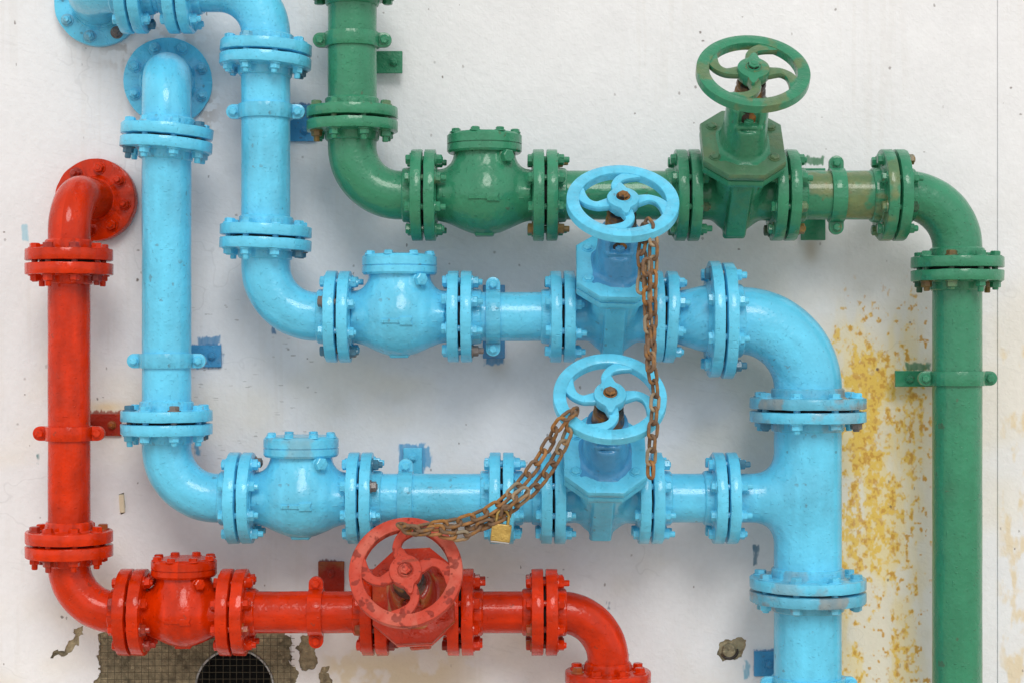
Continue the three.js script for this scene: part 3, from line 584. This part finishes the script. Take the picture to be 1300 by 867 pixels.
// ------------------------------------------------------------------ RED run
const jr = { a: P(87, 333), b: P(87, 690), c: P(169, 777), d: P(297, 777), e: P(477, 777), f: P(585, 777), g: P(691, 777), h: P(772, 868) };
const S = SIZES;
const w0 = (u, v) => V(wallX(u), wallY(v), 0.001);
fitting('pipe_elbow', 'glossy red pipe elbow coming out of the wall at the top of the red run', 'pipe elbow', G_EL, S.red, M.red, [w0(124, 255), V(jr.a.x, w0(124, 252).y, ZP), jr.a], 0.098, [nut({ wallSide: true, S: { ...S.red, n: 8 }, phase: 0.2, hub: 0.005 }), bolt({})]);
fitting('pipe', 'red vertical pipe at the far left with flanges at both ends', 'pipe', G_PI, S.red, M.red, [jr.a, jr.b], 0.1, [nut({}), bolt({})]);
fitting('pipe_elbow', 'red pipe elbow at the lower left, turning from the vertical pipe to the check valve', 'pipe elbow', G_EL, S.red, M.red, [jr.b, P(87, 777), jr.c], 0.112, [nut({}), bolt({})]);
checkValve('red check valve with a bolted round cover, just above the wire mesh', S.red, M.red, (169 + 297) / 2, 777, 128 * PX, 0.87, {});
fitting('pipe', 'red horizontal pipe between the red check valve and the red handwheel valve', 'pipe', G_PI, S.red, M.red, [jr.d, jr.e], 0.1, [nut({}), bolt({})]);
const gvRed = gateValve('red gate valve with a faded pinkish handwheel facing forward', S.red, M.red, 531, 777, 108 * PX, 1, 26, 0.29, 0.1245, { bonnetMat: M.redOld, towerMat: M.redRust, wheelMat: M.redWheel, rib: false, yb: 0.092, spin: 0.2, lean: -0.045 });
fitting('pipe', 'short red pipe to the right of the red handwheel valve', 'pipe', G_PI, S.red, M.red, [jr.f, jr.g], 0.1, [nut({}), bolt({})]);
fitting('pipe_elbow', 'red pipe elbow at the right end of the red run, turning down out of view', 'pipe elbow', G_EL, S.red, M.red, [jr.g, P(772, 777), jr.h], 0.112, [nut({}), bolt({})]);
fitting('pipe', 'red pipe going down at the bottom edge, mostly below the photo', 'pipe', G_PI, S.red, M.red, [jr.h, V(jr.h.x, 0.005, ZP)], 0.1, [nut({}), null]);
clamp('red pipe clamp around the vertical red pipe, bracket rusty', 87, 550, S.red, M.red, false, [96, 154, 525, 553], { plateMat: M.redRust, plateBolt: [0.8, 0.5] });
clamp('red pipe clamp around the horizontal red pipe, in front of a dark red wall plate', 401, 777, S.red, M.red, true, [404, 437, 712, 790], { plateMat: M.redRust, plateBolt: [0.5, 0.8] });

// ------------------------------------------------------------------ lower BLUE run
const tilt = (x) => V(x, -1, 0).normalize();
const jb = { a: P(211, 176), b: P(211, 536), c: P(306, 632), d: P(458, 632), e: P(637, 632), f: P(702, 632), g: P(825, 632), h: P(920, 632) };
fitting('pipe_elbow', 'blue pipe elbow bending down from a round wall flange at upper left', 'pipe elbow', G_EL, S.mid, M.blue, [V(w0(213, 0).x, w0(0, 105).y, 0.001), V(jb.a.x, w0(0, 105).y, ZP), jb.a], 0.105, [nut({ wallSide: true, mat: M.blue, hub: 0.005 }), bolt({ dir: V(-0.07, -1, 0).normalize() })]);
fitting('pipe', 'long blue vertical pipe second from the left, beside the red pipe', 'pipe', G_PI, S.mid, M.blue, [jb.a, jb.b], 0.1, [nut({ dir: V(0.07, 1, 0).normalize() }), bolt({})]);
fitting('pipe_elbow', 'blue pipe elbow turning from the long left blue pipe to the lower blue check valve', 'pipe elbow', G_EL, S.mid, M.blue, [jb.b, P(211, 632), jb.c], 0.118, [nut({}), bolt({})]);
checkValve('lower blue check valve with yellowish chips on its cover, above the red check valve', S.mid, M.blue, 382, 632, 152 * PX, 1, { coverMat: M.blueWorn });
fitting('pipe', 'blue horizontal pipe just right of the lower blue check valve, above the red handwheel', 'pipe', G_PI, S.mid, M.blue, [jb.d, jb.e], 0.1, [nut({}), bolt({})]);
fitting('pipe', 'very short blue pipe piece behind the padlock, left of the lower blue gate valve', 'pipe', G_PI, S.mid, M.blue, [jb.e, jb.f], 0.1, [nut({}), bolt({})]);
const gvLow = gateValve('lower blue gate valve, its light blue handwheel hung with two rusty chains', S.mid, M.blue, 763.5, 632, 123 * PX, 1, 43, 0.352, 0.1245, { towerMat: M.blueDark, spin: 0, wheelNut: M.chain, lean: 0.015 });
fitting('pipe', 'short blue pipe between the lower blue gate valve and the thick blue tee', 'pipe', G_PI, S.mid, M.blue, [jb.g, jb.h], 0.1, [nut({}), bolt({})]);
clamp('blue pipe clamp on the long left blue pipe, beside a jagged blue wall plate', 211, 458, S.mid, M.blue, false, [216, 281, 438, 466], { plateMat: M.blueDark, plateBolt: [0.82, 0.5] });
clamp('blue pipe clamp on the lower horizontal blue pipe, smeared blue plate above it', 515, 632, S.mid, M.blue, true, [512, 536, 568, 650], { plateMat: M.blue, plateBolt: [0.5, 0.85] });

// ------------------------------------------------------------------ upper BLUE run
const ju = { z: P(169, -16), y: P(229, -16), a: P(337, 70), b: P(337, 302), c: P(430, 402), d: P(584, 402), e: P(714, 402), f: P(842, 402), g: P(915, 407), h: P(1026, 520), t: P(920, 632), k: P(1026, 748) };
fitting('pipe_elbow', 'blue pipe elbow from the wall in the top left corner, cut off above', 'pipe elbow', G_EL, S.mid, M.blue, [V(w0(126, 0).x, w0(0, 5).y, 0.001), V(P(108, 0).x, ju.z.y, ZP), ju.z], 0.1, [nut({ wallSide: true, hub: 0.005, phase: 0.3 }), bolt({})]);
fitting('pipe', 'very short blue pipe between two flanges at the top left edge', 'pipe', G_PI, S.mid, M.blue, [ju.z, ju.y], 0.1, [nut({}), bolt({})]);
fitting('pipe_elbow', 'blue pipe elbow at the top edge, turning down beside the green pipe', 'pipe elbow', G_EL, S.mid, M.blue, [ju.y, P(337, -16), ju.a], 0.11, [nut({}), bolt({ dir: V(-0.05, -1, 0).normalize() })]);
fitting('pipe', 'blue vertical pipe third from the left, directly left of the upper green pipe', 'pipe', G_PI, S.mid, M.blue, [ju.a, ju.b], 0.1, [nut({ dir: V(0.05, 1, 0).normalize() }), bolt({ dir: V(-0.04, -1, 0).normalize() })]);
fitting('pipe_elbow', 'blue pipe elbow turning from the third vertical pipe to the upper blue check valve', 'pipe elbow', G_EL, S.mid, M.blue, [ju.b, P(337, 402), ju.c], 0.118, [nut({ dir: V(0.04, 1, 0).normalize() }), bolt({})]);
checkValve('upper blue check valve below the green check valve, cover cleanly painted', S.mid, M.blue, 507, 402, 154 * PX, 1, { phase: 0.42 });
fitting('pipe', 'blue horizontal pipe between the upper blue check valve and the upper blue gate valve', 'pipe', G_PI, S.mid, M.blue, [ju.d, ju.e], 0.1, [nut({}), bolt({})]);
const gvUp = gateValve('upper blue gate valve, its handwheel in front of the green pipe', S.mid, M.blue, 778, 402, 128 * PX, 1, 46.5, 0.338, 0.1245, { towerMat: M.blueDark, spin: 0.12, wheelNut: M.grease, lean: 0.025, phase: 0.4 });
{ // reducer widening to the thick pipe
  const a = ju.f, b = V(ju.g.x, ju.f.y - 0.006, ZP);
  fitting('pipe_reducer', 'blue pipe reducer widening from the upper gate valve to the big elbow flange', 'pipe reducer', undefined, S.mid, M.blue, [a, a.clone().lerp(b, 0.25), a.clone().lerp(b, 0.5), b], 0.4, [nut({ hub: 0.01 }), bolt({ S: S.big, dir: X.clone() , hub: 0.008 })], { rad: (t) => lerp(S.mid.r, S.big.r, sstep(0.12, 0.88, t)) });
}
fitting('pipe_elbow', 'large light blue elbow at right, turning down into the thick blue riser', 'pipe elbow', G_EL, S.big, M.blue, [ju.g, P(1026, 407), ju.h], 0.158, [nut({}), bolt({ mat: M.blueRust, nutMat: M.blueRust })]);
{ // tee: thick run with the lower blue line coming in from the left
  const c = P(1026, 632), top = ju.h, bot = ju.k, root = thing('pipe_tee', 'thick blue vertical tee where the lower blue line joins from the left', 'pipe tee', undefined, c.clone());
  const ht = top.y - c.y - GAP / 2, hb = c.y - bot.y - GAP / 2, lb = c.x - ju.t.x - GAP / 2;
  const f = (x, y, z) => { const a = sdCyl(Math.hypot(x, z), y - (ht - hb) / 2, S.big.r, (ht + hb) / 2 - 0.006), b = sdCyl(Math.hypot(y, z), x + lb / 2, S.mid.r, lb / 2 - 0.004); return smin(a, b, 0.055); };
  part('body', cast(f, [-lb - 0.003, -hb - 0.003, -0.088], [0.09, ht + 0.003, 0.088], 0.0045), M.blue, root);
  flange(root, c.clone().add(V(0, ht, 0)), UP.clone(), S.big, M.blueWorn, 'nut', { nutMat: M.blueRust });
  flange(root, c.clone().add(V(0, -hb, 0)), V(0, -1, 0), S.big, M.blueWorn, 'bolt', { nutMat: M.blueRust });
  flange(root, c.clone().add(V(-lb, 0, 0)), V(-1, 0, 0), S.mid, M.blue, 'nut', { hub: 0.004 });
}
fitting('pipe', 'thick blue pipe at the bottom of the riser, running down out of view', 'pipe', G_PI, S.big, M.blue, [ju.k, V(ju.k.x, 0.005, ZP)], 0.1, [nut({ mat: M.blueRust, nutMat: M.blueRust }), null]);
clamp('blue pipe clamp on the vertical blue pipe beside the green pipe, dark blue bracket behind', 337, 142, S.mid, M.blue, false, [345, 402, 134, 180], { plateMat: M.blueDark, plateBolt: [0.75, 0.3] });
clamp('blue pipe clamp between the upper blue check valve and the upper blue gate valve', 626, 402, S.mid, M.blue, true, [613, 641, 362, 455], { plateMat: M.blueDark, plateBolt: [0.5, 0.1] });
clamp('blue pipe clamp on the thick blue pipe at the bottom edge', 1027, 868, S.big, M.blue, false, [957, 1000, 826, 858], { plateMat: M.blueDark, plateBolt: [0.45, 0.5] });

// ------------------------------------------------------------------ GREEN run
const jg = { z: P(447, -20), a: P(447, 152), b: P(538, 248), c: P(692, 248), d: P(872, 248), e: P(995, 248), f: P(1133, 248), g: P(1216, 342) };
fitting('pipe', 'green vertical pipe end above the top edge, only flange bolts in view', 'pipe', G_PI, S.mid, M.green, [V(jg.z.x, 3.2, ZP), jg.z], 0.1, [null, nut({ phase: 0 })]);
fitting('pipe', 'green vertical pipe at the top, left of centre, with a clamp around it', 'pipe', G_PI, S.mid, M.green, [jg.z, jg.a], 0.1, [bolt({}), bolt({})]);
fitting('pipe_elbow', 'green pipe elbow at top left of the green run, turning to the green check valve', 'pipe elbow', G_EL, S.mid, M.green, [jg.a, P(447, 248), jg.b], 0.112, [nut({}), bolt({})]);
checkValve('green check valve with a raised arrow on its round body', S.mid, M.green, 615, 248, 154 * PX, 1, {});
fitting('pipe', 'green horizontal pipe behind the upper blue handwheel', 'pipe', G_PI, S.mid, M.green, [jg.c, jg.d], 0.1, [nut({}), bolt({})]);
const gvGreen = gateValve('green gate valve with a tilted green handwheel at the top right', S.mid, M.green, 933.5, 248, 123 * PX, 1, 43, 0.357, 0.1245, { bonnetMat: M.greenOld, towerMat: M.green, wheelMat: M.greenWorn, spin: -0.1, lean: 0.015 });
fitting('pipe', 'short green pipe right of the green gate valve, streaked with rust', 'pipe', G_PI, S.mid, M.greenRust, [jg.e, jg.f], 0.1, [nut({ mat: M.green }), bolt({ mat: M.greenWorn, nutMat: M.greenRust })]);
fitting('pipe_elbow', 'green pipe elbow at the right, turning down into the tall green pipe', 'pipe elbow', G_EL, S.mid, M.green, [jg.f, P(1216, 248), jg.g], 0.122, [nut({}), bolt({})]);
fitting('pipe', 'tall green vertical pipe at the right, beside the yellow rust stain', 'pipe', G_PI, S.mid, M.green, [jg.g, V(jg.g.x, 0.005, ZP)], 0.1, [nut({}), null]);
clamp('green pipe clamp on the vertical green pipe at the top, with a green angle bracket', 447, 51, S.mid, M.green, false, [458, 512, 68, 96], { plateBolt: [0.8, 0.5], lift: 0.03 });
clamp('rust streaked green pipe clamp right of the green gate valve', 1062, 248, S.mid, M.greenRust, true, [1015, 1046, 215, 306], { plateMat: M.green, plateBolt: [0.5, 0.9], lift: 0.02 });
clamp('green pipe clamp on the tall right green pipe, with a long arm to its left', 1216, 480, S.mid, M.green, false, [1131, 1222, 470, 490], { plateMat: M.greenWorn, plateBolt: [0.2, 0.5], lift: 0.045 });

// ------------------------------------------------------------------ chains and padlock
const linkGeo = (len, wid, wire) => cached(`link${len}`, () => {
  const pts = [], r = wid / 2 - wire, hl = len / 2 - wid / 2, n = 7;
  for (let i = 0; i <= n; i++) { const a = -Math.PI / 2 + Math.PI * i / n; pts.push(V(hl + Math.cos(a) * r, Math.sin(a) * r, 0)); }
  for (let i = 0; i <= n; i++) { const a = Math.PI / 2 + Math.PI * i / n; pts.push(V(-hl + Math.cos(a) * r, Math.sin(a) * r, 0)); }
  return sweep(pts, wire, 8, true);
});
function chainRun(root, pts, o = {}) {
  const len = o.len ?? 0.045, wid = 0.027, wire = 0.0040, pitch = len - 4 * wire + 0.001;
  const curve = new THREE.CatmullRomCurve3(pts, false, 'centripetal'), total = curve.getLength(), n = Math.max(1, Math.round(total / pitch));
  for (let i = 0; i < n; i++) {
    const u = (i + 0.5) / n, p = curve.getPointAt(u), t = curve.getTangentAt(u);
    let side = V(0, 0, 1).cross(t); if (side.lengthSq() < 1e-4) side = V(1, 0, 0); side.normalize(); const up = t.clone().cross(side).normalize();
    const roll = (i % 2 ? 1 : -0.45) * 0.9 + rr(-0.25, 0.25), s2 = side.clone().multiplyScalar(Math.cos(roll)).addScaledVector(up, Math.sin(roll)), u2 = t.clone().cross(s2);
    const q = new THREE.Quaternion().setFromRotationMatrix(new THREE.Matrix4().makeBasis(t, s2, u2));
    part('link', linkGeo(len, wid, wire), rnd() < (o.pale ?? 0.12) ? M.chainPale : rnd() < 0.25 ? M.chainGold : M.chain, root, p.sub(root.position), q);
  }
}
const Zu = gvUp.centre.z, Zl = gvLow.centre.z, Zr = gvRed.centre.z;
{
  const root = thing('chain', 'rusty chain hanging straight down from the upper blue handwheel to the lower one', 'chain', undefined, W(822, 290, Zu + 0.02));
  chainRun(root, [W(818, 294, Zu + 0.02), W(824, 285, Zu + 0.06), W(829, 300, Zu + 0.07), W(829, 345, Zu + 0.06), W(828, 400, Zu + 0.055), W(828, 470, Zl + 0.06), W(832, 494, Zl + 0.055), W(831, 520, Zl + 0.065), W(829, 550, Zl + 0.075), W(827, 580, Zl + 0.06), W(826, 605, Zl + 0.05)], { pale: 0.45 });
  chainRun(root, [W(822, 292, Zu + 0.04), W(815, 315, Zu + 0.055), W(816, 340, Zu + 0.05), W(814, 370, Zu + 0.05)]);
  chainRun(root, [W(822, 330, Zu + 0.07), W(822, 380, Zu + 0.066), W(824, 425, Zu + 0.06), W(826, 470, Zl + 0.075)]);
}
{
  const root = thing('chain', 'doubled rusty chain slung from the lower blue handwheel to the red handwheel', 'chain', undefined, W(640, 640, 0.44));
  chainRun(root, [W(733, 522, Zl + 0.03), W(722, 527, Zl + 0.07), W(711, 537, Zl + 0.075), W(697, 562, 0.5), W(678, 592, 0.5), W(655, 620, 0.5), W(620, 648, 0.5), W(580, 663, 0.5), W(548, 668, Zr + 0.05), W(520, 672, Zr + 0.055), W(508, 665, Zr + 0.02)]);
  chainRun(root, [W(728, 530, Zl + 0.05), W(722, 548, Zl + 0.06), W(708, 578, 0.49), W(690, 606, 0.49), W(664, 634, 0.49), W(630, 655, 0.49), W(590, 670, 0.49), W(560, 672, Zr + 0.05), W(532, 675, Zr + 0.045), W(512, 668, Zr - 0.01)]);
  chainRun(root, [W(668, 622, 0.515), W(645, 640, 0.515), W(640, 655, 0.5), W(610, 668, 0.5), W(585, 680, 0.5), W(560, 678, 0.49)]);
}
{
  const c = W(636, 676, 0.5), root = thing('padlock', 'small brass padlock hanging on the rusty chain above the red pipe', 'padlock', undefined, c);
  root.rotation.z = -0.12;
  part('body', boxUV(new RoundedBoxGeometry(0.043, 0.039, 0.017, 3, 0.003)), M.brass, root);
  part('base_band', boxUV(new RoundedBoxGeometry(0.041, 0.004, 0.0155, 2, 0.0015)), M.zinc, root, V(0, -0.0205, 0));
  const pts = []; for (let i = 0; i <= 16; i++) { const a = Math.PI * i / 16; pts.push(V(Math.cos(a) * 0.0125, 0.036 + Math.sin(a) * 0.013, 0)); } pts.unshift(V(0.0125, 0.012, 0)); pts.push(V(-0.0125, 0.012, 0));
  part('shackle', sweep(pts, 0.0036, 12), M.brass, root);
}

// ------------------------------------------------------------------ small things on the wall
{
  const root = thing('air_duct', 'round dark duct opening in the bare concrete under the red check valve', 'duct', undefined, V(wallX(DU), wallY(DV), 0));
  const R = DR / SW;
  part('lining', lathe([[R - 0.001, -0.004], [R - 0.004, -0.004], [R - 0.004, -0.19], [0, -0.19]], 56).rotateX(Math.PI / 2), M.void, root);
  part('rim', lathe([[R - 0.004, -0.005], [R - 0.003, 0.0005], [R + 0.001, 0.0005], [R + 0.002, -0.004]], 56).rotateX(Math.PI / 2), M.zinc, root);
}
{ // wire mesh across the bare patch
  const g = [], z = 0.004, u0 = 128, u1 = 374, v0 = 806, v1 = 925, st = 8.6;
  const bar = (a, b) => { const m = a.clone().lerp(b, 0.5), c = new THREE.CylinderGeometry(0.00065, 0.00065, a.distanceTo(b), 5); c.applyQuaternion(aim(b.clone().sub(a))); c.translate(m.x, m.y, m.z); return c; };
  for (let u = u0; u <= u1; u += st) g.push(bar(V(wallX(u + rr(-0.6, 0.6)), wallY(v0), z), V(wallX(u + rr(-0.6, 0.6)), wallY(v1), z)));
  for (let v = v0 + 4; v <= v1; v += st) g.push(bar(V(wallX(u0), wallY(v + rr(-0.5, 0.5)), z + 0.0016), V(wallX(u1), wallY(v + rr(-0.5, 0.5)), z + 0.0016)));
  const m = part('wire_mesh', merge(g), plain([0.10, 0.088, 0.06], 0.75, 0.2), scene); m.userData = { label: 'thin square wire mesh over the bare concrete and round opening', category: 'wire mesh' };
}
{ // rusty ring stub in the chipped spot
  const root = thing('pipe_stub', 'rusty curved metal stub in a chipped wall spot left of the thick blue pipe', 'pipe stub', undefined, w0(926, 826));
  const pts = []; for (let i = 0; i <= 18; i++) { const a = -2.75 + i / 18 * 3.0; pts.push(V(Math.cos(a) * 0.021, Math.sin(a) * 0.021 * 0.9, -0.002)); }
  part('ring', sweep(pts, (t) => 0.0016 + 0.0028 * Math.sin(Math.PI * t), 10), M.grease, root);
  part('plug', lathe([[0, 0.001], [0.015, 0.001], [0.018, -0.004]], 24).rotateX(Math.PI / 2), M.concrete, root);
}
{
  const m = part('wall_plug', boxUV(new RoundedBoxGeometry(0.013, 0.045, 0.010, 3, 0.003)), M.plastic, scene, w0(154.5, 639)); m.rotation.z = 0.06;
  m.userData = { label: 'small cream plastic strip stuck in the wall right of the red pipe', category: 'wall plug' };
}

// ------------------------------------------------------------------ render
const renderer = new THREE.WebGLRenderer({ antialias: true });
renderer.toneMapping = THREE.LinearToneMapping; renderer.toneMappingExposure = EXPOSURE;
renderer.shadowMap.enabled = true;
renderer.setSize(1024, 682);
renderer.render(scene, camera);
